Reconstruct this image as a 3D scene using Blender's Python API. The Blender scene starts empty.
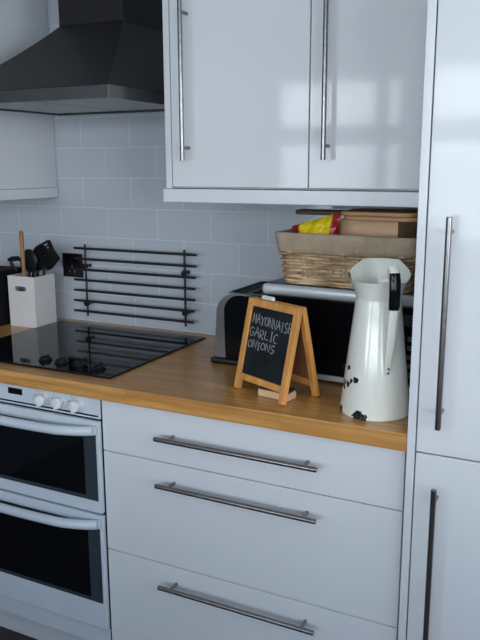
import bpy, bmesh, math, random
from mathutils import Vector, Matrix, noise
random.seed(7)
S = bpy.context.scene
COL = S.collection
PI = math.pi

# ------------------------------------------------------------------ materials
def mat(name, base=(.8,.8,.8), rough=.5, metal=0., coat=0., spec=.5):
    m = bpy.data.materials.new(name); m.use_nodes = True
    b = m.node_tree.nodes['Principled BSDF']
    b.inputs['Base Color'].default_value = (*base, 1)
    b.inputs['Roughness'].default_value = rough
    b.inputs['Metallic'].default_value = metal
    b.inputs['Coat Weight'].default_value = coat
    b.inputs['Coat Roughness'].default_value = .05
    b.inputs['Specular IOR Level'].default_value = spec
    return m
def N(m, t, **kw):
    n = m.node_tree.nodes.new(t)
    for k, v in kw.items():
        if hasattr(n, k): setattr(n, k, v)
        else: n.inputs[k].default_value = v
    return n
def L(m, a, b): m.node_tree.links.new(a, b)
def bsdf(m): return m.node_tree.nodes['Principled BSDF']
def coords(m, scale=(1,1,1), loc=(0,0,0), rot=(0,0,0)):
    tc = N(m, 'ShaderNodeTexCoord'); mp = N(m, 'ShaderNodeMapping')
    mp.inputs['Scale'].default_value = scale; mp.inputs['Location'].default_value = loc; mp.inputs['Rotation'].default_value = rot
    L(m, tc.outputs['Object'], mp.inputs['Vector']); return mp.outputs['Vector']
def ramp(m, fac, stops):
    r = N(m, 'ShaderNodeValToRGB'); e = r.color_ramp.elements
    while len(e) < len(stops): e.new(.5)
    for i, (p, c) in enumerate(stops): e[i].position = p; e[i].color = (*c, 1)
    L(m, fac, r.inputs['Fac']); return r.outputs['Color']
def noisy(m, scale=40, amt=.1, vscale=(1,1,1), detail=4):
    """slight colour variation of the thing itself"""
    b = bsdf(m); c = b.inputs['Base Color'].default_value[:3]
    n = N(m, 'ShaderNodeTexNoise', Scale=scale, Detail=detail); L(m, coords(m, vscale), n.inputs['Vector'])
    L(m, ramp(m, n.outputs['Fac'], [(.3, [x*(1-amt) for x in c]), (.7, [min(1, x*(1+amt)) for x in c])]), b.inputs['Base Color'])
    return m
def bumpy(m, scale=60, strength=.1, dist=.001, vscale=(1,1,1)):
    n = N(m, 'ShaderNodeTexNoise', Scale=scale, Detail=2); L(m, coords(m, vscale), n.inputs['Vector'])
    bp = N(m, 'ShaderNodeBump', Strength=strength, Distance=dist); L(m, n.outputs['Fac'], bp.inputs['Height'])
    L(m, bp.outputs['Normal'], bsdf(m).inputs['Normal']); return m

M = {}
M['gloss_white'] = bumpy(noisy(mat('gloss white door', (.67,.685,.71), .07, spec=.31), 2, .012), 9, .03, .002)
M['panel_white'] = noisy(mat('white panel', (.66,.675,.71), .25), 3, .02)
M['carcass'] = noisy(mat('cabinet carcass', (.55,.56,.58), .5), 5, .03)
M['paint'] = bumpy(noisy(mat('painted wall', (.55,.57,.60), .7), 3, .03), 80, .1, .001)
M['ceiling'] = noisy(mat('ceiling paint', (.75,.76,.77), .8), 3, .02)
M['steel'] = noisy(mat('brushed steel bar', (.26,.25,.25), .26, 1.), 60, .12, (1,1,1))
M['chrome'] = noisy(mat('chrome', (.27,.27,.28), .30, 1.), 10, .04)
M['hood_steel'] = noisy(mat('dark hood steel', (.022,.020,.019), .42, .3, spec=.3), 6, .12)
M['hood_lip'] = noisy(mat('hood lip steel', (.15,.15,.15), .25, .8), 6, .08)
M['filter'] = noisy(mat('grease filter', (.45,.47,.48), .45, .6), 300, .15)
M['black_gloss'] = noisy(mat('black gloss glass', (.004,.0045,.006), 0.06, spec=.22), 4, .2)
M['black_plastic'] = noisy(mat('black plastic', (.006,.006,.007), .38, spec=.35), 30, .2)
M['black_matt'] = noisy(mat('black matt', (.007,.007,.008), .7, spec=.15), 30, .2)
M['black_metal'] = noisy(mat('black painted metal', (.010,.011,.013), .4), 30, .2)
M['oven_white'] = noisy(mat('white enamel', (.57,.63,.69), .25), 5, .02)
M['knob_white'] = noisy(mat('white knob plastic', (.70,.72,.74), .35), 5, .02)
M['glass_edge'] = noisy(mat('oven glass printed border', (.035,.048,.06), .12), 5, .05)
M['cream_pot'] = noisy(mat('cream ceramic', (.66,.63,.62), .4), 12, .04)
M['sign_wood'] = noisy(mat('honey pine', (.66,.30,.08), .45), 30, .22, (2,2,.35))
M['hardboard'] = noisy(mat('brown hardboard', (.20,.085,.035), .6), 60, .15)
M['slate'] = noisy(mat('blackboard paint', (.008,.012,.015), .6, spec=.3), 14, .45)
M['chalk'] = noisy(mat('chalk', (.72,.72,.70), .9), 200, .1)
M['chalk_mark'] = noisy(mat('chalk writing', (.33,.34,.34), .9), 260, .45)
M['pale_wood'] = noisy(mat('pale wood', (.72,.47,.28), .5), 18, .12, (.3,2,2))
M['board_wood'] = noisy(mat('chopping board wood', (.42,.22,.10), .5), 26, .2, (.2,2,2))
M['dark_wood'] = noisy(mat('dark wood', (.09,.06,.045), .55), 26, .25, (.3,2,2))
M['spoon_wood'] = noisy(mat('spoon wood', (.30,.15,.05), .55), 40, .2, (2,2,.2))
M['felt'] = noisy(mat('dark felt', (.02,.022,.025), .95), 200, .3)
M['liner'] = bumpy(noisy(mat('linen liner', (.37,.285,.20), .9), 26, .14), 160, .5, .002)
M['silver'] = noisy(mat('silver plastic', (.60,.64,.68), .32, .35), 4, .04)
M['mw_top'] = noisy(mat('grey steel casing', (.16,.17,.19), .35, .4), 4, .08)
M['grey_button'] = noisy(mat('grey button', (.12,.125,.13), .5), 30, .1)
M['floor'] = None
M['window_white'] = noisy(mat('white upvc', (.8,.8,.8), .4), 4, .02)

# tiles: white 200 x 100 brick-bond wall tiles with pale grout
def tile_mat():
    m = mat('bevelled white brick tile', (.45,.47,.5), .16, coat=.3)
    tc = N(m, 'ShaderNodeTexCoord'); sp = N(m, 'ShaderNodeSeparateXYZ'); cb = N(m, 'ShaderNodeCombineXYZ')
    L(m, tc.outputs['Object'], sp.inputs[0])
    ax = N(m, 'ShaderNodeMath', operation='ADD'); ax.inputs[1].default_value = 10.314
    az = N(m, 'ShaderNodeMath', operation='ADD'); az.inputs[1].default_value = -.012
    L(m, sp.outputs['X'], ax.inputs[0]); L(m, sp.outputs['Z'], az.inputs[0])
    L(m, ax.outputs[0], cb.inputs['X']); L(m, az.outputs[0], cb.inputs['Y'])
    br = N(m, 'ShaderNodeTexBrick', offset=.5, offset_frequency=2, squash=1.0)
    br.inputs['Scale'].default_value = 1; br.inputs['Brick Width'].default_value = .2; br.inputs['Row Height'].default_value = .1
    br.inputs['Mortar Size'].default_value = .0022; br.inputs['Mortar Smooth'].default_value = .5; br.inputs['Bias'].default_value = 0
    br.inputs['Color1'].default_value = (.475,.51,.56,1); br.inputs['Color2'].default_value = (.49,.525,.575,1); br.inputs['Mortar'].default_value = (.57,.605,.65,1)
    L(m, cb.outputs[0], br.inputs['Vector']); L(m, br.outputs['Color'], bsdf(m).inputs['Base Color'])
    r = N(m, 'ShaderNodeMapRange'); r.inputs['To Min'].default_value = .16; r.inputs['To Max'].default_value = .7
    L(m, br.outputs['Fac'], r.inputs['Value']); L(m, r.outputs[0], bsdf(m).inputs['Roughness'])
    nz = N(m, 'ShaderNodeTexNoise', Scale=9, Detail=1); L(m, tc.outputs['Object'], nz.inputs['Vector'])
    mu = N(m, 'ShaderNodeMath', operation='MULTIPLY_ADD'); mu.inputs[1].default_value = -.6
    L(m, br.outputs['Fac'], mu.inputs[0]); L(m, nz.outputs['Fac'], mu.inputs[2])
    bp = N(m, 'ShaderNodeBump', Strength=.3, Distance=.002); L(m, mu.outputs[0], bp.inputs['Height']); L(m, bp.outputs['Normal'], bsdf(m).inputs['Normal'])
    return m
M['tile'] = tile_mat()

# oak block worktop: staves along x
def worktop_mat():
    m = mat('oiled oak block', (.4,.2,.08), .32, coat=.25)
    tc = N(m, 'ShaderNodeTexCoord'); sp = N(m, 'ShaderNodeSeparateXYZ'); cb = N(m, 'ShaderNodeCombineXYZ')
    L(m, tc.outputs['Object'], sp.inputs[0])
    ad = N(m, 'ShaderNodeMath', operation='ADD'); L(m, sp.outputs['Y'], ad.inputs[0]); L(m, sp.outputs['Z'], ad.inputs[1])
    a2 = N(m, 'ShaderNodeMath', operation='ADD'); L(m, ad.outputs[0], a2.inputs[0]); a2.inputs[1].default_value = 10.02
    ax = N(m, 'ShaderNodeMath', operation='ADD'); L(m, sp.outputs['X'], ax.inputs[0]); ax.inputs[1].default_value = 10
    L(m, ax.outputs[0], cb.inputs['X']); L(m, a2.outputs[0], cb.inputs['Y'])
    br = N(m, 'ShaderNodeTexBrick', offset=.37, offset_frequency=3)
    for k, v in (('Scale',1),('Brick Width',.42),('Row Height',.041),('Mortar Size',.0006),('Mortar Smooth',.2),('Bias',0)): br.inputs[k].default_value = v
    br.inputs['Color1'].default_value = (.55,.265,.07,1); br.inputs['Color2'].default_value = (.63,.33,.10,1); br.inputs['Mortar'].default_value = (.46,.215,.06,1)
    L(m, cb.outputs[0], br.inputs['Vector'])
    nz = N(m, 'ShaderNodeTexNoise', Scale=14, Detail=5); mp = N(m, 'ShaderNodeMapping'); mp.inputs['Scale'].default_value = (.35, 6, 6)
    L(m, cb.outputs[0], mp.inputs['Vector']); L(m, mp.outputs[0], nz.inputs['Vector'])
    g = ramp(m, nz.outputs['Fac'], [(.3, (.68,.62,.56)), (.65, (1.,1.,1.))])
    mx = N(m, 'ShaderNodeMix', data_type='RGBA', blend_type='MULTIPLY'); mx.inputs['Factor'].default_value = 1
    L(m, br.outputs['Color'], mx.inputs['A']); L(m, g, mx.inputs['B']); L(m, mx.outputs['Result'], bsdf(m).inputs['Base Color'])
    return m
M['oak'] = worktop_mat()

def floor_mat():
    m = mat('dark red-brown floor', (.045,.016,.012), .4)
    br = N(m, 'ShaderNodeTexBrick'); 
    for k, v in (('Scale',1),('Brick Width',.3),('Row Height',.3),('Mortar Size',.003)): br.inputs[k].default_value = v
    br.inputs['Color1'].default_value = (.05,.018,.013,1); br.inputs['Color2'].default_value = (.04,.015,.012,1); br.inputs['Mortar'].default_value = (.02,.015,.012,1)
    L(m, coords(m), br.inputs['Vector']); L(m, br.outputs['Color'], bsdf(m).inputs['Base Color']); return m
M['floor'] = floor_mat()

def wicker_mat():
    m = mat('wicker', (.3,.18,.08), .6)
    n = N(m, 'ShaderNodeTexNoise', Scale=30, Detail=3); L(m, coords(m, (.5,.5,5)), n.inputs['Vector'])
    L(m, ramp(m, n.outputs['Fac'], [(.3,(.13,.06,.028)), (.45,(.40,.245,.12)), (.62,(.70,.52,.32))]), bsdf(m).inputs['Base Color']); return m
M['wicker'] = wicker_mat()

def enamel_mat(chips, rim_z):
    """cream enamel with chips down to black iron: (point, radius) in object space"""
    m = mat('cream enamel', (.76,.76,.69), .16, coat=.5)
    tc = N(m, 'ShaderNodeTexCoord'); nz = N(m, 'ShaderNodeTexNoise', Scale=95, Detail=3)
    L(m, tc.outputs['Object'], nz.inputs['Vector']); acc = None
    for pt, r in chips:
        d = N(m, 'ShaderNodeVectorMath', operation='DISTANCE'); d.inputs[1].default_value = pt; L(m, tc.outputs['Object'], d.inputs[0])
        a = N(m, 'ShaderNodeMath', operation='MULTIPLY_ADD'); a.inputs[1].default_value = .030; a.inputs[2].default_value = -.015
        L(m, nz.outputs['Fac'], a.inputs[0])
        b = N(m, 'ShaderNodeMath', operation='ADD'); L(m, d.outputs['Value'], b.inputs[0]); L(m, a.outputs[0], b.inputs[1])
        c = N(m, 'ShaderNodeMath', operation='LESS_THAN'); c.inputs[1].default_value = r; L(m, b.outputs[0], c.inputs[0])
        if acc is None: acc = c.outputs[0]
        else:
            x = N(m, 'ShaderNodeMath', operation='MAXIMUM'); L(m, acc, x.inputs[0]); L(m, c.outputs[0], x.inputs[1]); acc = x.outputs[0]
    mx = N(m, 'ShaderNodeMix', data_type='RGBA'); mx.inputs['A'].default_value = (.76,.76,.69,1); mx.inputs['B'].default_value = (.012,.012,.015,1)
    L(m, acc, mx.inputs['Factor']); L(m, mx.outputs['Result'], bsdf(m).inputs['Base Color']); return m

def packet_mat():
    m = mat('yellow and red foil bag', (.8,.6,.02), .3)
    tc = N(m, 'ShaderNodeTexCoord'); sp = N(m, 'ShaderNodeSeparateXYZ'); L(m, tc.outputs['Object'], sp.inputs[0])
    nz = N(m, 'ShaderNodeTexNoise', Scale=22, Detail=2); L(m, tc.outputs['Object'], nz.inputs['Vector'])
    a = N(m, 'ShaderNodeMath', operation='MULTIPLY_ADD'); a.inputs[1].default_value = .05; L(m, nz.outputs['Fac'], a.inputs[0]); L(m, sp.outputs['X'], a.inputs[2])
    red, yel = (.33,.008,.012), (.72,.55,.008)
    c = ramp(m, N_shift(m, a.outputs[0], (.068), 1/.17), [(0, red), (.30, red), (.34, yel), (.82, yel), (.86, red)])
    L(m, c, bsdf(m).inputs['Base Color']); return m
def N_shift(m, s, add, mul):
    a = N(m, 'ShaderNodeMath', operation='ADD'); a.inputs[1].default_value = add; L(m, s, a.inputs[0])
    b = N(m, 'ShaderNodeMath', operation='MULTIPLY'); b.inputs[1].default_value = mul; L(m, a.outputs[0], b.inputs[0]); return b.outputs[0]
M['packet'] = packet_mat()

def pane_mat():
    m = bpy.data.materials.new('window glass'); m.use_nodes = True; nt = m.node_tree; nt.nodes.clear()
    o = N(m, 'ShaderNodeOutputMaterial'); t = N(m, 'ShaderNodeBsdfTransparent'); g = N(m, 'ShaderNodeBsdfGlossy'); g.inputs['Roughness'].default_value = .02
    mx = N(m, 'ShaderNodeMixShader'); mx.inputs[0].default_value = .06
    L(m, t.outputs[0], mx.inputs[1]); L(m, g.outputs[0], mx.inputs[2]); L(m, mx.outputs[0], o.inputs['Surface']); return m
M['pane'] = pane_mat()

# ------------------------------------------------------------------ shape helpers
class B:
    """collects shapes in one bmesh; .link() makes ONE mesh object"""
    def __init__(s): s.bm = bmesh.new(); s.bev = False
    def _new(s, f):
        n0 = set(s.bm.verts); f(); return [v for v in s.bm.verts if v not in n0]
    def box(s, x0, x1, y0, y1, z0, z1, bev=0., seg=2):
        g = bmesh.ops.create_cube(s.bm, size=1)['verts']
        for v in g: v.co = Vector(((x0+x1)/2+v.co.x*(x1-x0), (y0+y1)/2+v.co.y*(y1-y0), (z0+z1)/2+v.co.z*(z1-z0)))
        if bev:
            s.bev = True; es = list({e for v in g for e in v.link_edges})
            bmesh.ops.bevel(s.bm, geom=es, offset=bev, segments=seg, affect='EDGES', profile=.5)
        return s
    def tube(s, pts, r, n=10, cap=True, flat=1., up=None):
        """swept tube; r may be a list; flat squashes the section along the second axis"""
        pts = [Vector(q) for q in pts]; k = len(pts)
        rr = r if isinstance(r, (list, tuple)) else [r]*k
        rings = []; prev = None
        for i, q in enumerate(pts):
            t = (pts[min(i+1,k-1)] - pts[max(i-1,0)]).normalized()
            if prev is None:
                a = Vector(up) if up else (Vector((0,0,1)) if abs(t.z) < .9 else Vector((1,0,0)))
            else: a = prev
            a = (a - t*a.dot(t)).normalized(); prev = a; b = t.cross(a)
            rings.append([s.bm.verts.new(q + (a*math.cos(2*PI*j/n)*flat + b*math.sin(2*PI*j/n))*rr[i]) for j in range(n)])
        for i in range(k-1):
            for j in range(n): s.bm.faces.new((rings[i][j], rings[i][(j+1)%n], rings[i+1][(j+1)%n], rings[i+1][j]))
        if cap: s.bm.faces.new(list(reversed(rings[0]))); s.bm.faces.new(rings[-1])
        return s
    def loop(s, pts, r, n=6):
        pts = [Vector(q) for q in pts]; k = len(pts); rings = []
        for i, q in enumerate(pts):
            t = (pts[(i+1)%k] - pts[i-1]).normalized(); a = Vector((0,0,1)); a = (a - t*a.dot(t)).normalized(); b = t.cross(a)
            rings.append([s.bm.verts.new(q + (a*math.cos(2*PI*j/n) + b*math.sin(2*PI*j/n))*r) for j in range(n)])
        for i in range(k):
            A, C = rings[i], rings[(i+1)%k]
            for j in range(n): s.bm.faces.new((A[j], A[(j+1)%n], C[(j+1)%n], C[j]))
        return s
    def cyl(s, p, q, r, n=24, bev=0.):
        p, q = Vector(p), Vector(q); d = (q-p).normalized()
        if bev: return s.tube([p, p+d*.0001, p+d*bev, q-d*bev, q-d*.0001, q], [r-bev, r-bev*.98, r, r, r-bev*.98, r-bev], n)
        return s.tube([p, q], r, n)
    def poly(s, pts, vec):
        """prism: polygon extruded along vec"""
        vec = Vector(vec); a = [s.bm.verts.new(Vector(q)) for q in pts]; b = [s.bm.verts.new(Vector(q)+vec) for q in pts]; n = len(a)
        s.bm.faces.new(a); s.bm.faces.new(list(reversed(b)))
        for i in range(n): s.bm.faces.new((a[i], b[i], b[(i+1)%n], a[(i+1)%n]))
        return s
    def holed(s, outer, holes, vec):
        """prism with holes"""
        vec = Vector(vec); es = []; vs = []
        for lp in [outer]+holes:
            v = [s.bm.verts.new(Vector(q)) for q in lp]; vs += v
            es += [s.bm.edges.new((v[i], v[(i+1)%len(v)])) for i in range(len(v))]
        r = bmesh.ops.triangle_fill(s.bm, edges=es, use_beauty=True)
        fs = [g for g in r['geom'] if isinstance(g, bmesh.types.BMFace)]
        ex = bmesh.ops.extrude_face_region(s.bm, geom=fs)
        bmesh.ops.translate(s.bm, vec=vec, verts=[g for g in ex['geom'] if isinstance(g, bmesh.types.BMVert)])
        return s
    def lathe(s, prof, n=48, c=(0,0,0)):
        c = Vector(c); rings = []
        for r, z in prof:
            rings.append([s.bm.verts.new(c+Vector((r*math.cos(2*PI*j/n), r*math.sin(2*PI*j/n), z))) for j in range(n)])
        for i in range(len(prof)-1):
            for j in range(n): s.bm.faces.new((rings[i][j], rings[i][(j+1)%n], rings[i+1][(j+1)%n], rings[i+1][j]))
        s.bm.faces.new(list(reversed(rings[0]))); s.bm.faces.new(rings[-1]); return s
    def link(s, name, m, parent=None, smooth=True, W=None, ang=40):
        """W: the shapes were written in world coordinates, shift them to the thing's base"""
        if W is not None: s.bm.transform(Matrix.Translation(-Vector(W)))
        bmesh.ops.recalc_face_normals(s.bm, faces=s.bm.faces)
        me = bpy.data.meshes.new(name); s.bm.to_mesh(me); s.bm.free()
        me.materials.append(m)
        if smooth:
            for q in me.polygons: q.use_smooth = True
            try: me.set_sharp_from_angle(angle=math.radians(ang))
            except Exception: pass
        o = bpy.data.objects.new(name, me); COL.objects.link(o)
        if smooth and s.bev: o.modifiers.new('flat faces', 'WEIGHTED_NORMAL').keep_sharp = True
        if parent: o.parent = parent
        return o
def tag(o, label, cat, group=None):
    o['label'] = label; o['category'] = cat
    if group: o['group'] = group
    return o
def thing(name, label, cat, loc=(0,0,0), rz=0, group=None):
    o = bpy.data.objects.new(name, None); COL.objects.link(o); o.empty_display_size = .05
    o.location = loc; o.rotation_euler = (0,0,rz); return tag(o, label, cat, group)
def struct(name, b, m, parent=None, smooth=False):
    o = b.link(name, m, parent, smooth)
    if not parent: o['kind'] = 'structure'
    return o

# ------------------------------------------------------------------ the room
XL, XR, YF, ZC = -1.35, 2.6, -3.8, 2.42
struct('floor', B().box(XL, XR, YF, 0, -.05, 0), M['floor'])
struct('ceiling', B().box(XL, XR, YF, 0, ZC, ZC+.05), M['ceiling'])
struct('wall_back', B().box(XL, XR, 0, .1, 0, ZC), M['tile'])
struct('wall_left', B().box(XL-.1, XL, YF-.1, .1, 0, ZC), noisy(mat('wall darkened to cut bounce', (.16,.19,.23), .7), 3, .03))  # out of view; colour darkened to cut bounce light on the left side
W3 = (-3.55, -1.1, .95, 2.08)  # unseen side window, added to bring more light from the right
rx = lambda a, b, z0, z1, x: [(x,a,z0),(x,b,z0),(x,b,z1),(x,a,z1)]
struct('wall_right', B().holed(rx(YF-.1, .1, 0, ZC, XR), [rx(*W3, XR)], (.1,0,0)), M['paint'])
a, b, z0, z1 = W3; f = .07; w = B(); xa, xb = XR+.02, XR+.08
w.box(xa, xb, a+.001, a+f, z0+.001, z1-.001, .004).box(xa, xb, b-f, b-.001, z0+.001, z1-.001, .004).box(xa, xb, (a+b)/2-f, (a+b)/2+f, z0+f, z1-f, .004)
w.box(xa, xb, a+f, b-f, z0+.001, z0+f, .004).box(xa, xb, a+f, b-f, z1-f, z1-.001, .004)
o = struct('window_3', w, M['window_white'])
B().box(XR+.048, XR+.052, a+.02, b-.02, z0+.02, z1-.02).link('pane', M['pane'], o, False)
la = bpy.data.lights.new('daylight_portal', 'AREA'); la.shape = 'RECTANGLE'; la.size = b-a; la.size_y = z1-z0; la.cycles.is_portal = True
lo = bpy.data.objects.new('daylight_portal', la); COL.objects.link(lo); lo.location = (XR+.13, (a+b)/2, (z0+z1)/2); lo.rotation_euler = (PI/2, 0, PI/2)
WINS = [(-1.18, -.19, .95, 2.08), (.04, 1.95, .95, 2.08)]
rect = lambda a, b, z0, z1, y: [(a,y,z0),(b,y,z0),(b,y,z1),(a,y,z1)]
struct('wall_front', B().holed(rect(XL, XR, 0, ZC, YF-.1), [rect(*w, YF-.1) for w in WINS], (0,.1,0)), M['paint'])
for i, (a, b, z0, z1) in enumerate(WINS):
    w = B(); f = .05; ya, yb = YF-.08, YF-.02
    w.box(a+.001, a+f, ya, yb, z0+.001, z1-.001, .004).box(b-f, b-.001, ya, yb, z0+.001, z1-.001, .004)
    w.box(a+f, b-f, ya, yb, z0+.001, z0+f, .004).box(a+f, b-f, ya, yb, z1-f, z1-.001, .004)
    w.box(a+f, b-f, ya, yb, 1.585, 1.725, .004)
    nm = 1 if i == 0 else 2
    for k in range(nm):
        xm = -.365 if i == 0 else a+(b-a)*(k+1)/3
        w.box(xm-.045, xm+.045, ya, yb, z0+f, 1.585, .004).box(xm-.045, xm+.045, ya, yb, 1.725, z1-f, .004)
    o = struct('window_%d' % (i+1), w, M['window_white'])
    g = B().box(a+.02, b-.02, YF-.052, YF-.048, z0+.02, z1-.02).link('pane', M['pane'], o, False)
    B().box(a-.03, b+.03, YF+.002, YF+.13, z0-.03, z0-.001, .006).link('window_sill', M['window_white'], o)
    la = bpy.data.lights.new('daylight_portal', 'AREA'); la.shape = 'RECTANGLE'; la.size = b-a; la.size_y = z1-z0
    la.cycles.is_portal = True
    lo = bpy.data.objects.new('daylight_portal', la); COL.objects.link(lo); lo.location = ((a+b)/2, YF-.13, (z0+z1)/2)
    lo.rotation_euler = (PI/2, 0, 0)

# ------------------------------------------------------------------ helpers for kitchen units
def bar_handle(parent, W, axis, c, length, post, r=.006, out=.035, face=-.6):
    """long round bar on two posts; axis 'x' or 'z'; c = centre of the bar; post = distance of posts from the ends"""
    b = B(); h = length/2; e = Vector((1,0,0)) if axis == 'x' else Vector((0,0,1)); c = Vector(c)
    b.cyl(c-e*h, c+e*h, r, 20, .001)
    for s in (-1, 1):
        q = c+e*(s*(h-post)); b.cyl(q+Vector((0,.0035,0)), Vector((q.x, face-.0002, q.z)), r*.75, 14)
    return b.link('handle', M['steel'], parent, W=W)

# drawer unit under the worktop
W = (.385, -.3, 0)
du = thing('drawer_unit', 'white three-drawer base unit with steel bar handles, under the wooden worktop', 'kitchen cabinet', W)
B().box(-.0105, .777, -.578, -.02, .14, .868).link('carcass', M['carcass'], du, False, W)
for z0, z1, zh in ((.7273, .8665, .800), (.4464, .7253, .677), (.155, .4444, .399)):
    d = B().box(-.0105, .7775, -.60, -.5785, z0, z1, .002).link('drawer_front', M['gloss_white'], du, W=W)
    bar_handle(d, W, 'x', (.3825, -.635, zh), .423, .034)
# plinth boards
tag(B().box(-.64, .777, -.513, -.498, .001, .139, .001).link('plinth_board', M['panel_white']), 'white plinth board running along the floor below the oven and drawers', 'plinth')

# worktop
wt = B().box(XL+.002, .7842, -.62, -.003, .87, .91, .0025)
tag(wt.link('worktop', M['oak']), 'oiled oak block worktop with an orange-brown grain over the drawers and oven', 'worktop')

# double oven
W = (-.3, -.3, 0)
ov = thing('double_oven', 'white built-in double oven with black glass doors, left of the drawers', 'oven', W)
B().box(-.607, -.0140, -.598, -.03, .142, .868, .002).link('casing', M['black_matt'], ov, W=W)
cp = B().box(-.607, -.0135, -0.6040, -.5985, .8105, .8675, .002).link('control_panel', M['oven_white'], ov, W=W)
B().box(-.58, -.020, -0.6055, -0.6042, .8165, .8205).link('vent_slot', M['black_matt'], cp, W=W)
B().box(-.324, -.274, -0.6060, -0.6042, .840, .8575, .001).link('display', M['black_gloss'], cp, W=W)
for x in (-.198, -.141, -.083):
    k = B().cyl((x,-0.6042,.8415), (x,-0.6080,.8415), .0185, 28, .001)
    k.cyl((x,-0.6080,.8415), (x,-0.6270,.8415), .0155, 28, .002); k.box(x-.003, x+.003, -0.6320, -0.6265, .827, .856, .001)
    k.link('control_knob', M['knob_white'], ov, W=W)
    B().box(x-.031, x-.028, -0.6048, -0.6041, .845, .848).box(x-.0275, x-.0265, -0.6048, -0.6041, .833, .836).box(x-.024, x-.022, -0.6048, -0.6041, .858, .860).link('printed_marks', M['black_matt'], cp, False, W)
def oven_door(z0, z1, gz0, gz1):
    d = B().box(-.606, -.0135, -0.6140, -.5985, z0, z1, .004).link('door', M['oven_white'], ov, W=W)
    B().box(-.590, -.0225, -0.6155, -0.6142, gz0, gz1, .0005).link('glass_border', M['glass_edge'], d, W=W)
    B().box(-.555, -.062, -0.6162, -0.6156, gz0+.012, gz1-.008, .0002).link('glass', M['black_gloss'], d, W=W)
    h = B(); n = 24
    pts = []
    for i in range(n+1):
        t = i/n; x = -.600+t*.576; q = 1-(2*t-1)**2
        pts.append((x, -0.6220-.026*min(1, q*1.7)**.7, z1-.0215-.009*q))
    h.tube(pts, .0125, 14, flat=1.05, up=(0,0,1))
    h.box(-.602,-.582,-0.6240,-0.6142,z1-.0335,z1-.010,.003).box(-.036,-.0165,-0.6240,-0.6142,z1-.0335,z1-.010,.003)
    h.link('handle', M['oven_white'], d, W=W)
oven_door(.549, .8065, .585, .778)
oven_door(.203, .5435, .284, .515)
B().box(-.607, -.0140, -.600, -.5985, .142, .201, .0005).link('bottom_panel', M['oven_white'], ov, W=W)

# hob
W = (-.3, -.312, .91)
hb = thing('ceramic_hob', 'black glass ceramic hob with four black knobs, set on the worktop', 'hob', W)
B().box(-.592, -.005, -.567, -.057, .9102, .916, .002).link('glass_plate', M['black_gloss'], hb, W=W)
for x, y in ((-.272,-.507), (-.214,-.508), (-.147,-.510), (-.082,-.512)):
    k = B().cyl((x,y,.9162), (x,y,.9195), .020, 28, .0012); k.cyl((x,y,.9192), (x,y,.927), .0155, 28, .002); k.box(x-.003,x+.003,y-.0145,y+.0145,.9265,.930,.001)
    k.link('control_knob', M['black_plastic'], hb, W=W)

# ------------------------------------------------------------------ wall cabinets
W = (.4, 0, 1.36)
wc = thing('wall_cabinet', 'white gloss two-door wall cabinet with long upright bar handles above the worktop', 'kitchen cabinet', W)
B().box(.0622, .784, -.3285, -.002, 1.394, 2.15).link('carcass', M['carcass'], wc, False, W)
B().box(.0440, .0620, -.350, -.002, 1.394, 2.15, .001).link('side_panel', M['panel_white'], wc, W=W)
for x0, x1, hx in ((.0645, .4500, .1165), (.4530, .783, .5015)):
    d = B().box(x0, x1, -.35, -.3289, 1.398, 2.147, .0015).link('door', M['gloss_white'], wc, W=W)
    bar_handle(d, W, 'z', (hx, -.385, 1.663), .396, .033, face=-.35)
B().box(.037, .784, -.356, -.325, 1.3575, 1.3925, .002).box(.037,.057,-.325,-.003,1.3575,1.3925,.002).link('pelmet', M['panel_white'], wc, W=W)

W = (-.8, 0, 1.34)
wl = thing('wall_cabinet', 'white wall cabinet left of the cooker hood, only its side panel in view', 'kitchen cabinet', W)
B().box(-1.0, -.646, -.328, -.002, 1.38, 2.15).link('carcass', M['carcass'], wl, False, W)
B().box(-.6455, -.626, -.352, -.002, 1.38, 2.15, .001).link('side_panel', M['panel_white'], wl, W=W)
B().box(-1.0, -.647, -.352, -.3285, 1.384, 2.147, .0015).link('door', M['gloss_white'], wl, W=W)
B().box(-1.0, -.620, -.356, -.325, 1.345, 1.379, .002).box(-.642,-.620,-.325,-.003,1.345,1.379,.002).link('pelmet', M['panel_white'], wl, W=W)

# tall larder unit at the right
W = (1.08, -.3, 0)
tc = thing('tall_cabinet', 'tall white gloss larder unit at the right, with two doors one above the other', 'kitchen cabinet', W)
B().box(.7848, .8015, -.62, -.002, .001, 2.15, .001).link('side_panel', M['panel_white'], tc, W=W)
B().box(.8022, 1.39, -.598, -.002, .14, 2.15).link('carcass', M['carcass'], tc, False, W)
B().box(.8022, 1.39, -.513, -.498, .001, .139).link('plinth', M['panel_white'], tc, W=W)
for z0, z1, c, ln in ((.8763, 2.147, (.852,-.655,1.1505), .417), (.155, .8733, (.851,-.655,.6065), .417)):
    d = B().box(.8040, 1.388, -.62, -.5985, z0, z1, .002).link('door', M['gloss_white'], tc, W=W)
    bar_handle(d, W, 'z', c, ln, .03, face=-.62)

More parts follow.
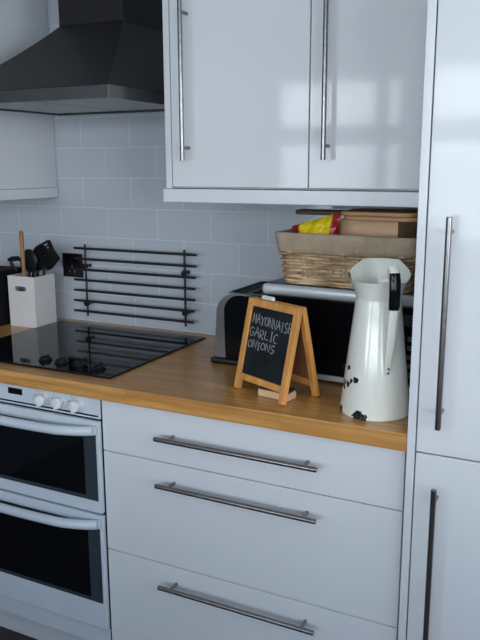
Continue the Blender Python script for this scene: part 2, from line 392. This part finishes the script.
# ------------------------------------------------------------------ cooker hood
W = (-.3, 0, 1.62)
ch = thing('cooker_hood', 'dark steel chimney cooker hood over the hob, between the two wall cabinets', 'cooker hood', W)
x0, x1, yf, yb = -.594, -.024, -.5, -.003
cx0, cx1, cy, zt, zl, zb = -.399, -.168, -.222, 1.857, 1.652, 1.62
b = B(); N_ = 8
rows = []
for i in range(N_+1):
    t = i/N_; q = t**1.15
    z = zl+(zt-zl)*t; k = 1-(1-t)**1.0
    k = t*.82+.18*(1-(1-t)**2)
    rows.append([b.bm.verts.new((x0+(cx0-x0)*k, yb, z)), b.bm.verts.new((x0+(cx0-x0)*k, yf+(cy-yf)*k, z)), b.bm.verts.new((x1+(cx1-x1)*k, yf+(cy-yf)*k, z)), b.bm.verts.new((x1+(cx1-x1)*k, yb, z))])
for i in range(N_):
    for j in range(4): b.bm.faces.new((rows[i][j], rows[i][(j+1)%4], rows[i+1][(j+1)%4], rows[i+1][j]))
b.bm.faces.new(rows[0]); b.bm.faces.new(rows[-1])
b.link('canopy', M['hood_steel'], ch, W=W, ang=20)
B().box(cx0, cx1, cy, yb, zt+.0005, 2.40, .002).link('chimney', M['hood_steel'], ch, W=W)
r = B(); t_ = .012
r.box(x0, x1, yf, yf+t_, zb, zl-.0005, .001).box(x0, x0+t_, yf+t_, yb, zb, zl-.0005, .001).box(x1-t_, x1, yf+t_, yb, zb, zl-.0005, .001).box(x0+t_, x1-t_, yb-t_, yb, zb, zl-.0005, .001)
r.link('rim', M['hood_lip'], ch, W=W)
B().box(x0+t_, x1-t_, yf+t_, yb-t_, 1.634, 1.6505).link('underside_panel', M['hood_lip'], ch, W=W)
for a, c_ in ((x0+.03, (x0+x1)/2-.006), ((x0+x1)/2+.006, x1-.03)):
    f = B().box(a, c_, yf+.06, yb-.05, 1.624, 1.6335, .002)
    f.link('grease_filter', M['filter'], ch, W=W)
B().box(x0+.2, x1-.2, yf+.016, yf+.05, 1.626, 1.6335, .002).link('light_strip', M['knob_white'], ch, W=W)

# ------------------------------------------------------------------ things at the wall
W = (-.29, 0, .93)
pr = thing('pan_rack', 'black wire pan rack of seven horizontal rods on the tiled wall behind the hob', 'pan rack', W)
for x, s in ((-.497, 1), (-.097, -1)):
    B().cyl((x,-.027,.935), (x,-.027,1.188), .004, 14, .001).link('upright', M['black_metal'], pr, W=W)
    for z in (1.112, .980):
        B().cyl((x,-.0360,z), (x,-.0225,z), .0095, 18, .001).cyl((x,-.0225,z), (x,-.0015,z), .0035, 14).cyl((x,-.003,z), (x,-.001,z), .006, 18).link('wall_clip', M['black_plastic'], pr, W=W)
for i in range(7):
    z = 1.174-.0368*i; q = i/6; B().cyl((-.536-.012*q,-.0365,z), (-.046-.014*q,-.0365,z), .0043, 12, .001).link('rod', M['black_metal'], pr, W=W)

W = (-.572, 0, 1.07)
so = thing('wall_socket', 'black square electrical plate on the tiles beside the pan rack', 'wall socket', W)
B().box(-.612, -.528, -.011, -.001, 1.066, 1.150, .003).link('face_plate', M['black_plastic'], so, W=W)
for x in (-.590, -.552): B().box(x-.010, x+.010, -.0145, -.0112, 1.120, 1.137, .002).link('rocker_switch', M['black_gloss'], so, W=W)
for x, z in ((-.570,1.104), (-.581,1.087), (-.559,1.087)): B().box(x-.003, x+.003, -.0118, -.0111, z-.004, z+.004).link('socket_hole', M['grey_button'], so, W=W)

# utensil holder
W = (-.6555, -.1245, .9105)
x0, x1, y0, y1, z0, z1, t = -.712, -.595, -.181, -.078, .9105, 1.086, .005
ph = thing('utensil_holder', 'square cream utensil holder with an oval slot, left of the hob', 'utensil holder', W)
sl = []
for k in range(13): a = -PI/2+PI*k/12; sl.append((-.640+.0085*math.cos(a), y0, 1.043+.0085*math.sin(a)))
for k in range(13): a = PI/2+PI*k/12; sl.append((-.674+.0085*math.cos(a), y0, 1.043+.0085*math.sin(a)))
b = B().holed(rect(x0, x1, z0, z1, y0), [sl], (0,t,0))
b.box(x0, x0+t, y0+t, y1, z0, z1).box(x1-t, x1, y0+t, y1, z0, z1).box(x0+t, x1-t, y1-t, y1, z0, z1).box(x0+t, x1-t, y0+t, y1-t, z0, z0+.006)
b.link('holder_body', M['cream_pot'], ph, False, W)
def utensil(name, label, cat, tip, top, headfn, m, r=.006, group='utensils standing in the cream holder'):
    o = thing(name, label, cat, tip, 0, group)
    tp = Vector(top)-Vector(tip)
    B().tube([(0,0,0), tp*.05, tp*.5, tp], [r*.8, r*1.15, r, r*.8], 12).link('handle', m, o)
    headfn(o, tp, m); return o
# wooden spoon: bowl down in the holder, handle up
sp = thing('wooden_spoon', 'wooden stick handle standing upright in the cream holder, tallest of the utensils', 'wooden spoon', (-.648,-.1655,.9175), 0, 'utensils standing in the cream holder')
B().tube([(0,0,.05), (-.003,.001,.15), (-.008,.004,.316), (-.008,.004,.322)], [.0055,.006,.0078,.004], 12).link('handle', M['spoon_wood'], sp)
B().tube([(.001,0,.001), (.001,0,.012), (.0005,0,.03), (0,0,.0495)], [.006,.015,.018,.006], 14, flat=.4, up=(0,1,0)).link('spoon_bowl', M['spoon_wood'], sp)
def ladle(o, tp, m):
    n = tp.normalized(); c = tp+Vector((.004,.010,.044)); b = B()
    pr_ = [(.0005,-.040),(.024,-.034),(.040,-.019),(.047,0),(.045,0),(.038,-.018),(.022,-.032),(.0005,-.037)]
    b.lathe([(q[0], q[1]) for q in pr_], 32)
    b.bm.transform(Matrix.Translation(c) @ Matrix.Rotation(math.radians(70), 4, 'X') @ Matrix.Rotation(math.radians(-14), 4, 'Y'))
    b.link('ladle_bowl', m, o)
def turner(ang, w, l, slots, lean, tilt=0):
    def f(o, tp, m):
        b = B(); out = []
        for q in ((-.35,0),(-.5,.25),(-.5,.92),(-.42,1),(.42,1),(.5,.92),(.5,.25),(.35,0)): out.append((q[0]*w, 0, q[1]*l))
        hs = []
        for k in range(slots):
            x = -w*.36+w*.72*k/max(1,slots-1) if slots > 1 else 0
            hs.append([(x-.0028,0,l*.28),(x+.0028,0,l*.28),(x+.0028,0,l*.82),(x-.0028,0,l*.82)])
        b.holed(out, hs, (0,.0025,0)) if hs else b.poly(out, (0,.0025,0))
        b.bm.transform(Matrix.Translation(tp) @ Matrix.Rotation(math.radians(ang), 4, 'Y') @ Matrix.Rotation(math.radians(tilt), 4, 'Z') @ Matrix.Rotation(math.radians(lean), 4, 'X'))
        b.link('blade', m, o, False)
    return f
K = M['black_plastic']
utensil('ladle', 'black ladle with a round bowl, at the back of the cream utensil holder', 'ladle', (-.672,-.0985,.9235), (-.660,-.0885,1.094), ladle, K)
utensil('slotted_turner', 'black slotted turner leaning to the right in the cream utensil holder', 'slotted turner', (-.690,-.1195,.9235), (-.640,-.1195,1.136), turner(66, .080, .098, 6, 3), K)
utensil('spatula', 'black spatula leaning furthest right, in front of the wall socket', 'spatula', (-.636,-.1065,.9235), (-.613,-.1055,1.112), turner(50, .050, .082, 0, 6), K)
def hook(o, tp, m):
    b = B(); b.tube([tp+Vector((.006,0,-.004)), tp+Vector((-.012,0,.004)), tp+Vector((-.040,0,.001)), tp+Vector((-.058,0,-.004))], [.006,.0085,.009,.006], 12, flat=.6, up=(0,1,0))
    b.tube([tp+Vector((-.046,0,-.004)), tp+Vector((-.044,0,-.016)), tp+Vector((-.034,0,-.030)), tp+Vector((-.022,0,-.042))], [.006,.007,.0075,.005], 12, flat=.6, up=(0,1,0)); b.link('bent_head', m, o)
utensil('kitchen_tool', 'black kitchen tool with a bent head reaching out to the left of the holder', 'kitchen tool', (-.632,-.1495,.9235), (-.676,-.1495,1.138), hook, K)
def oval(o, tp, m):
    b = B(); n = 9; c = tp+Vector((.004,0,.036))
    b.tube([c+Vector((0,0,-.040+.080*k/n)) for k in range(n+1)], [.004+.031*math.sin(PI*(k+.15)/(n+.5))**.7 for k in range(n+1)], 24, flat=.17, up=(0,1,0)); b.link('spoon_bowl', m, o)
utensil('solid_spoon', 'black spoon with a broad oval head, just behind the wooden handle in the holder', 'spoon', (-.664,-.1335,.9235), (-.657,-.1335,1.098), oval, K)

# dark container, cut by the left edge of the picture
W = (-.801, -.155, .9105)
dc = thing('storage_container', 'black box-shaped container at the left end of the worktop, beside the utensil holder', 'container', W)
B().box(-.868, -.734, -.235, -.075, .9105, 1.078, .006).link('container_body', M['black_matt'], dc, W=W)
B().box(-.871, -.731, -.238, -.072, 1.0785, 1.1, .006).link('container_lid', M['black_matt'], dc, W=W)

# ------------------------------------------------------------------ toaster
W = (.233, -.17, .9105)
to = thing('toaster', 'black and chrome two-slot toaster between the hob and the microwave', 'toaster', W)
def arch(x0, x1, z0, z1, r, flare=0, n=8):
    """rounded-top outline in x,z; sides bulge outwards towards the bottom"""
    pts = []
    for k in range(7): t = k/6; pts.append((x0-flare*(1-t)**1.5, z0+(z1-r-z0)*t))
    for k in range(1, n+1): a = PI-PI/2*k/n; pts.append((x0+r+r*math.cos(a), z1-r+r*math.sin(a)))
    for k in range(n+1): a = PI/2-PI/2*k/n; pts.append((x1-r+r*math.cos(a), z1-r+r*math.sin(a)))
    for k in range(1, 7): t = 1-k/6; pts.append((x1+flare*(1-t)**1.5, z0+(z1-r-z0)*t))
    return pts
a = arch(.170, .308, .928, 1.106, .052, .010)
B().poly([(x,-.288,z) for x, z in a], (0,.240,0)).link('body_shell', M['black_plastic'], to, W=W, ang=30)
# chrome arches at both ends
for ya, yb in ((-.300,-.2885), (-.0475,-.036)):
    a2 = arch(.166, .312, .928, 1.110, .056, .012)
    b = B(); b.poly([(x,ya,z) for x, z in a2], (0,yb-ya,0)); b.link('chrome_surround', M['chrome'], to, W=W, ang=30)
B().poly([(x,-.306,z) for x, z in arch(.193, .309, .9285, 1.108, .046, -.004)], (0,.0055,0)).link('end_panel', M['black_gloss'], to, W=W, ang=30)
B().box(.150, .322, -.312, -.026, .9105, .9275, .006).link('base', M['black_plastic'], to, W=W)
for x in (.207, .271):
    B().box(x-.017, x+.017, -.275, -.060, 1.1065, 1.1095, .001).link('slot_rim', M['mw_top'], to, W=W)
    B().box(x-.012, x+.012, -.268, -.067, 1.110, 1.1112).link('toast_slot', M['black_matt'], to, False, W)
B().box(.272, .298, -.322, -.3062, 1.015, 1.027, .003).link('lever', M['black_plastic'], to, W=W)

# ------------------------------------------------------------------ microwave (turned a little)
mw = thing('microwave', 'black-fronted microwave oven with a silver top edge, behind the chalkboard sign', 'microwave', (.545, -.19, .9105), math.radians(-3.4))
hw, d0, d1, zt = .2115, -.168, .150, .2445
B().box(-hw, hw, d0+.018, d1, .008, zt, .011, 3).link('casing', M['mw_top'], mw)
B().box(-hw+.001, hw-.001, d0, d0+.0175, .0225, zt-.030, .002).link('front_panel', M['black_gloss'], mw)
B().box(-hw+.0005, hw-.0005, d0-.002, d0+.0175, zt-.0295, zt-.001, .011, 4).link('top_strip', M['silver'], mw)
B().box(-hw+.0005, hw-.0005, d0-.001, d0+.0175, .008, .022, .002).link('bottom_strip', M['silver'], mw)
B().box(-hw+.0006, -hw+.004, d0-.001, d0-.0002, .030, zt-.030).link('edge_strip', M['chrome'], mw)
B().box(hw-.085, hw-.083, d0-.0008, d0-.0002, .031, zt-.031).link('door_gap', M['black_matt'], mw, False)
for r_ in range(5):
    for c_ in range(3):
        x = hw-.066+c_*.022; z = .052+r_*.022
        B().box(x-.008, x+.008, d0-.0022, d0-.0002, z-.006, z+.006, .001).link('button', M['grey_button'], mw)
B().box(hw-.074, hw-.014, d0-.0012, d0-.0002, .17, .198).link('display', M['glass_edge'], mw)
for sx in (-1, 1):
    for y in (d0+.04, d1-.04): B().cyl((sx*(hw-.04),y,0), (sx*(hw-.04),y,.0078), .011, 16).link('foot', M['black_plastic'], mw)

# ------------------------------------------------------------------ basket on the microwave
BZ = .9105+zt+.0006
bk = thing('wicker_basket', 'wicker basket with a beige cloth liner, standing on the microwave', 'basket', (.5490, -.222, BZ), math.radians(-3.4))
def rrect(hx, hy, r, n):
    """n points evenly along a rounded rectangle"""
    segs = []; P = []
    for cx, cy, a0 in ((hx-r,-hy+r,-PI/2),(hx-r,hy-r,0),(-hx+r,hy-r,PI/2),(-hx+r,-hy+r,PI)):
        for k in range(9): a = a0+PI/2*k/8; P.append(Vector((cx+r*math.cos(a), cy+r*math.sin(a), 0)))
    P.append(P[0]); ln = [0]
    for i in range(1, len(P)): ln.append(ln[-1]+(P[i]-P[i-1]).length)
    out = []; j = 0
    for i in range(n):
        s_ = ln[-1]*i/n
        while ln[j+1] < s_: j += 1
        out.append(P[j].lerp(P[j+1], (s_-ln[j])/(ln[j+1]-ln[j])))
    return out
H = .135
def hxy(z): q = z/H; return .160+.020*q, .118+.014*q
b = B(); NS = 32; NP = NS*8
zs = []; z = .022; k = 0
while z < .100:
    hx, hy = hxy(z); base = rrect(hx, hy, .022, NP); pts = []
    for i, q in enumerate(base):
        t = (base[(i+1)%NP]-base[i-1]).normalized(); nrm = Vector((t.y,-t.x,0))
        ph_ = math.cos(PI*(i/8)+PI*k)
        pts.append(q+nrm*(.0056*ph_)+Vector((0,0,z+.0012*noise.noise(Vector((i*.05,k*3.1,0))))))
    b.loop(pts, .0031, 6); z += .0080; k += 1
for i in range(NS):          # upright stakes
    A = rrect(*hxy(.004), .022, NS)[i]; C = rrect(*hxy(.12), .022, NS)[i]
    b.tube([A+Vector((0,0,.004)), C+Vector((0,0,.12))], .0026, 6)
b.link('woven_side', M['wicker'], bk)
b = B()
for z, ph0 in ((.0042,0), (.0108,2), (.017,4)):            # plaited foot border
    hx, hy = hxy(z); base = rrect(hx+.002, hy+.002, .022, NP)
    for s_ in (0, PI):
        pts = []
        for i, q in enumerate(base):
            t = (base[(i+1)%NP]-base[i-1]).normalized(); nrm = Vector((t.y,-t.x,0)); aa = 2*PI*i/14*1.0
            aa = 2*PI*round(NP/15)*i/NP+ph0+s_
            pts.append(q+nrm*(.002*math.cos(aa))+Vector((0,0,z+.001*math.sin(aa))))
        b.loop(pts, .003, 6)
b.link('foot_border', M['wicker'], bk)
b = B().box(-.150, .150, -.108, .108, .003, .008); b.link('basket_floor', M['wicker'], bk, False)
b = B(); prof = [(.004,.014), (-.005,.125), (-.003,.131), (.003,.1325), (.008,.129), (.0085,.115), (.008,.098), (.0075,.084), (.0065,.083)]
n = 240; rings = []
for off, z in prof:
    hx, hy = hxy(min(z, .13)); off2 = off
    ring = []
    base = rrect(hx+off2-.003 if off < .0045 and z < .126 else hx+off2, hy+off2-.003 if off < .0045 and z < .126 else hy+off2, .024, n)
    for i, q in enumerate(base):
        w_ = .0035*noise.noise(Vector((q.x*22, q.y*22, z*12))) if off > .002 else 0
        zz = z+(.004*noise.noise(Vector((q.x*14, q.y*14, 2.))) if z > .08 and off > .006 else .0025*noise.noise(Vector((q.x*12, q.y*12, 7.))) if z > .1 else 0)
        ring.append(b.bm.verts.new(Vector((q.x*(1+w_*2), q.y*(1+w_*2), zz))))
    rings.append(ring)
for i in range(len(rings)-1):
    for j in range(n): b.bm.faces.new((rings[i][j], rings[i][(j+1)%n], rings[i+1][(j+1)%n], rings[i+1][j]))
o = b.link('cloth_liner', M['liner'], bk, ang=80); o['label'] = 'beige cloth liner folded over the rim'

# things in the basket
bx = thing('wooden_box', 'pale wooden box standing in the basket below the chopping boards', 'wooden box', (.588, -.200, BZ+.0095), math.radians(-3.4))
b = B().box(-.076, .076, -.073, .073, 0, .1555, .002); b.link('box_body', M['pale_wood'], bx)
ZB = BZ+.009+.1565
def cboard(name, label, hx, hy, th, r, loc, rz, m, grp=None):
    b = B(); P = rrect(hx, hy, r, 80)
    b.poly([(q.x,q.y,0) for q in P], (0,0,th))
    return tag(bevel(b.link(name, m)), label, 'chopping board', grp), loc, rz
def bevel(o):
    mdf = o.modifiers.new('edge', 'BEVEL'); mdf.width = .0025; mdf.segments = 2; mdf.limit_method = 'ANGLE'; return o
def place(t): o, loc, rz = t; o.location = loc; o.rotation_euler = (0,0,rz)
place(cboard('chopping_board', 'brown wooden chopping board lying directly on the pale wooden box, under the other board', .094, .070, .0105, .03, (.626,-.262,ZB+.0004), math.radians(-3), M['board_wood']))
place(cboard('chopping_board', 'brown wooden chopping board topmost of the pile above the basket, nearest the cabinet', .096, .072, .0105, .03, (.620,-.262,ZB+.0113), math.radians(-3), M['board_wood']))
place(cboard('wooden_board', 'dark brown wooden board sticking out to the left on top of the basket', .120, .032, .012, .012, (.466,-.150,ZB+.0004), math.radians(-1), M['dark_wood']))

# crisp packet
pk = thing('crisp_packet', 'crumpled yellow and red foil bag in the front left of the basket', 'crisp packet', (.456,-.308,BZ+.032), math.radians(-4))
b = B(); nu, nv = 36, 28; hu, hv = .066, .066
for side in (-1, 1):
    g = []
    for i in range(nu+1):
        row = []
        for j in range(nv+1):
            u, v = i/nu*2-1, j/nv*2-1
            puff = max(0, (1-u**4)*(1-v**4))**.6*.020
            x = u*hu*(1-.06*(1-abs(v))); z = v*hv
            c = .012*noise.noise(Vector((u*2.7,v*2.7,side*5)))+.009*abs(noise.noise(Vector((u*5,v*5,side*3))))
            y = side*puff+c*(1 if abs(u) < .98 and abs(v) < .98 else .4)
            zz = z+.006*noise.noise(Vector((u*3,v*2,9.)))+.020*u*(v*.5+.5)
            row.append(b.bm.verts.new((x, y, zz+hv)))
        g.append(row)
    for i in range(nu):
        for j in range(nv): b.bm.faces.new((g[i][j], g[i+1][j], g[i+1][j+1], g[i][j+1]))
bmesh.ops.remove_doubles(b.bm, verts=b.bm.verts, dist=.004)
b.link('foil_bag', M['packet'], pk, ang=25)

# ------------------------------------------------------------------ chalkboard A-sign
ARZ = math.radians(-25.4)
sg = thing('chalkboard_sign', 'small folding wooden A-frame chalkboard with a chalked shopping list, standing on the worktop', 'chalkboard', (.4265,-.4785,.9105), ARZ)
LEN, TILT = .2285, math.radians(12.6)
def frame(side):
    """flat frame in its own x,z plane, leaned against its twin; side -1 front, +1 back"""
    def T(b): b.bm.transform(Matrix.Translation((0, side*.0545, 0)) @ Matrix.Rotation(TILT*side, 4, 'X')); return b
    h = .0835; w = .0085; t = .0065
    for sx in (-1, 1): T(B().box(sx*h-w, sx*h+w, -t, t, .0018, LEN, .0015)).link('leg', M['sign_wood'], sg)
    T(B().box(-h+w+.0002, h-w-.0002, -t, t, LEN-.018, LEN-.0002, .0015)).link('top_rail', M['sign_wood'], sg)
    T(B().box(-h+w+.0002, h-w-.0002, -t, t, .027, .043, .0015)).link('bottom_rail', M['sign_wood'], sg)
    pn = T(B().box(-h+w+.0002, h-w-.0002, -.002, .002, .0432, LEN-.0182)).link('chalk_panel', M['slate'] if side < 0 else M['hardboard'], sg, False)
    return T, pn
T, pn = frame(-1); frame(1)
for sx in (-1, 1): B().cyl((sx*.0835,-.010,LEN-.020),(sx*.0835,.010,LEN-.020),.003,12).link('hinge', M['steel'], sg)
# hand-written list: strokes per letter in a unit cell
FONT = {
 'M': [[(0,0),(.12,1),(.5,.3),(.88,1),(1,0)]], 'A': [[(0,0),(.5,1),(1,0)],[(.2,.4),(.8,.4)]], 'Y': [[(0,1),(.5,.5),(1,1)],[(.5,.5),(.45,0)]],
 'O': [[(.5,1),(.1,.8),(0,.5),(.1,.15),(.5,0),(.9,.2),(1,.5),(.9,.85),(.5,1)]], 'N': [[(0,0),(.05,1),(.9,0),(1,1)]], 'I': [[(.5,0),(.5,1)],[(.2,1),(.8,1)],[(.2,0),(.8,0)]],
 'S': [[(.9,.9),(.5,1),(.1,.8),(.25,.55),(.75,.45),(.9,.2),(.5,0),(.05,.1)]], 'E': [[(.9,1),(.05,1),(0,0),(.95,0)],[(.02,.52),(.75,.52)]],
 'G': [[(.95,.85),(.5,1),(.1,.75),(0,.4),(.2,.05),(.6,0),(.95,.2),(.95,.45),(.55,.45)]], 'R': [[(0,0),(.05,1),(.7,.98),(.9,.75),(.7,.52),(.05,.48),(.95,0)]],
 'L': [[(.05,1),(0,0),(.9,0)]], 'C': [[(.95,.85),(.5,1),(.1,.75),(0,.4),(.2,.08),(.6,0),(.95,.15)]] }
b = B()
def write(word, x, z, cw, chh, slope):
    for i, l in enumerate(word):
        jz = .0016*math.sin(i*2.3); w = cw*(.5 if l == 'I' else .78)
        for st in FONT[l]:
            pts = [(x+q[0]*w, 0, z+jz+q[1]*chh*(1+.08*math.sin(i*1.7))) for q in st]
            pts = [(q[0], q[1], q[2]+slope*(q[0]+.07)) for q in pts]
            b.tube([(p_[0], -.00225, p_[2]) for p_ in pts], .00105, 6, flat=.5, up=(0,1,0))
        x += w+cw*.22
write('MAYONNAISE', -.0665, .171, .0150, .0225, -.05)
write('GARLIC', -.0705, .138, .0190, .0215, -.03)
write('ONIONS', -.0695, .109, .0178, .0180, .01)
T(b); b.link('chalk_writing', M['chalk_mark'], pn)
# chalk and eraser
ca = math.cos(ARZ); sa = math.sin(ARZ)
def onsign(x, y, z): return (.4265+x*ca-y*sa, -.4785+x*sa+y*ca, .9105+z)
ck = B().cyl((-.019,0,0), (.019,0,0), .0055, 16, .001).link('chalk_stick', M['chalk'])
tag(ck, 'short white chalk stick lying on the top edge of the chalkboard sign', 'chalk'); ck.location = onsign(-.030, .0, LEN*math.cos(TILT)+.0060); ck.rotation_euler = (0,0,ARZ)
er = thing('chalkboard_eraser', 'wooden block eraser with dark felt, lying under the front of the chalkboard sign', 'eraser', (.443,-.510,.9105), math.radians(-10))
B().box(-.042, .042, -.020, .020, .0002, .0175, .0015).link('eraser_block', M['pale_wood'], er)
B().box(-.041, .041, -.019, .019, .0177, .0240, .002).link('felt_pad', M['felt'], er)

# ------------------------------------------------------------------ enamel jug
JX, JY = .681, -.504
jg = thing('enamel_jug', 'tall chipped cream enamel jug with a black grip, at the right end of the worktop', 'jug', (JX, JY, .9105))
SA, HA = math.radians(102), math.radians(-54)     # spout away from us, handle towards us
CHIPS = [((-.0127,-.0755,.003), .0165), ((-.0640,-.0429,.006), .010), ((-.0642,-.0286,.0647), .009), ((-.0555,-.042,.068), .0085), ((-.0475,-.050,.072), .0075), ((-.0389,-.057,.0757), .0075), ((-.0259,-.0629,.0858), .0055), ((-.0483,-.045,.1057), .0055), ((-.058,-.022,.307), .012), ((-.051,-.032,.306), .012)]
EN = enamel_mat(CHIPS, .31)
prof = [(.0770,.0), (.0785,.003), (.0780,.010), (.0500,.252), (.0485,.2575), (.0490,.261), (.0540,.284), (.0628,.311), (.0638,.3125), (.0633,.3135)]
inner = [(.0614,.3115), (.0530,.284), (.0470,.2575), (.0485,.25), (.0745,.012), (.072,.004), (.0,.004)]
b = B(); n = 72; rings = []
def jp(r, z, a):
    k = max(0, min(1, (z-.262)/.050))
    cc = math.cos(a-SA); dz = k*(.027*max(-.45, min(1, 1.25*cc))-.003); s_ = 1+k*(.05*max(0, cc)**4-.06*max(0, 1-abs(cc-.62)/.3)+.05*max(0, 1-abs(cc)/.45))
    return Vector((r*s_*math.cos(a), r*s_*math.sin(a), z+dz))
for r_, z_ in prof+inner[:-1]: rings.append([b.bm.verts.new(jp(r_, z_, 2*PI*j/n)) for j in range(n)])
for i in range(len(rings)-1):
    for j in range(n): b.bm.faces.new((rings[i][j], rings[i][(j+1)%n], rings[i+1][(j+1)%n], rings[i+1][j]))
b.bm.faces.new(list(reversed(rings[0]))); b.bm.faces.new(rings[-1])
b.link('jug_body', EN, jg, ang=28)
hd = Vector((math.cos(HA), math.sin(HA), 0))
hp = [(.0655,.292), (.072,.309), (.082,.316), (.0905,.309), (.0945,.29), (.0955,.265), (.0945,.235), (.0915,.205), (.086,.165), (.0785,.128), (.0735,.105), (.0700,.092), (.0690,.082)]
b = B().tube([hd*(r_-.0015)+Vector((0,0,z_+.019)) for r_, z_ in hp], [.0085,.0095,.0105,.0105,.0105,.0105,.010,.0100,.0092,.0082,.0075,.007,.005], 14, flat=.42, up=hd)
b.link('handle', mat_en := noisy(mat('plain cream enamel', (.76,.76,.69), .16, coat=.5), 20, .02), jg)
gp = [(.0912,.306), (.0945,.29), (.0957,.265), (.0948,.240), (.0938,.230)]
B().tube([hd*(r_-.0015)+Vector((0,0,z_+.019)) for r_, z_ in gp], [.0112,.0122,.0122,.0122,.0112], 16, flat=.6, up=hd).link('handle_grip', M['black_gloss'], jg)
for z_ in (.098, .088):
    q = hd*(.0745 if z_ > .09 else .0722)+Vector((0,0,z_+.019)); B().cyl(q, q+hd*.0022, .0022, 12).link('rivet', M['steel'], jg)

# ------------------------------------------------------------------ daylight
wd = bpy.data.worlds.new('overcast sky'); S.world = wd; wd.use_nodes = True
nt = wd.node_tree; bg = nt.nodes['Background']
tcw = nt.nodes.new('ShaderNodeTexCoord'); spw = nt.nodes.new('ShaderNodeSeparateXYZ'); rw = nt.nodes.new('ShaderNodeValToRGB')
nt.links.new(tcw.outputs['Generated'], spw.inputs[0]); nt.links.new(spw.outputs['Z'], rw.inputs['Fac']); nt.links.new(rw.outputs['Color'], bg.inputs['Color'])
e = rw.color_ramp.elements; e[0].position = 0; e[0].color = (.60,.68,.73,1); e[1].position = .02; e[1].color = (.88,.94,1.,1)
e2 = e.new(.09); e2.color = (.87,.935,1.,1); e3 = e.new(.36); e3.color = (.22,.28,.36,1)
bg.inputs['Strength'].default_value = 10.7

# ------------------------------------------------------------------ camera
cd = bpy.data.cameras.new('camera'); co = bpy.data.objects.new('camera', cd); COL.objects.link(co); S.camera = co
cd.sensor_fit = 'HORIZONTAL'; cd.sensor_width = 36; cd.lens = 734.05*36/480; cd.clip_start = .02
r_, u_, f_ = Vector((.89443,.4472,-.00296)), Vector((-.08988,.18623,.97839)), Vector((-.43809,.87483,-.20676))
mw_ = Matrix((( r_.x, u_.x, -f_.x, 1.118), (r_.y, u_.y, -f_.y, -2.0548), (r_.z, u_.z, -f_.z, 1.4544), (0,0,0,1)))
co.matrix_world = mw_
vs = S.view_settings; vs.view_transform = 'Standard'; vs.look = 'None'; vs.gamma = 1; vs.use_curve_mapping = False; vs.exposure = 0.
S.cycles.max_bounces = 8; S.cycles.diffuse_bounces = 5
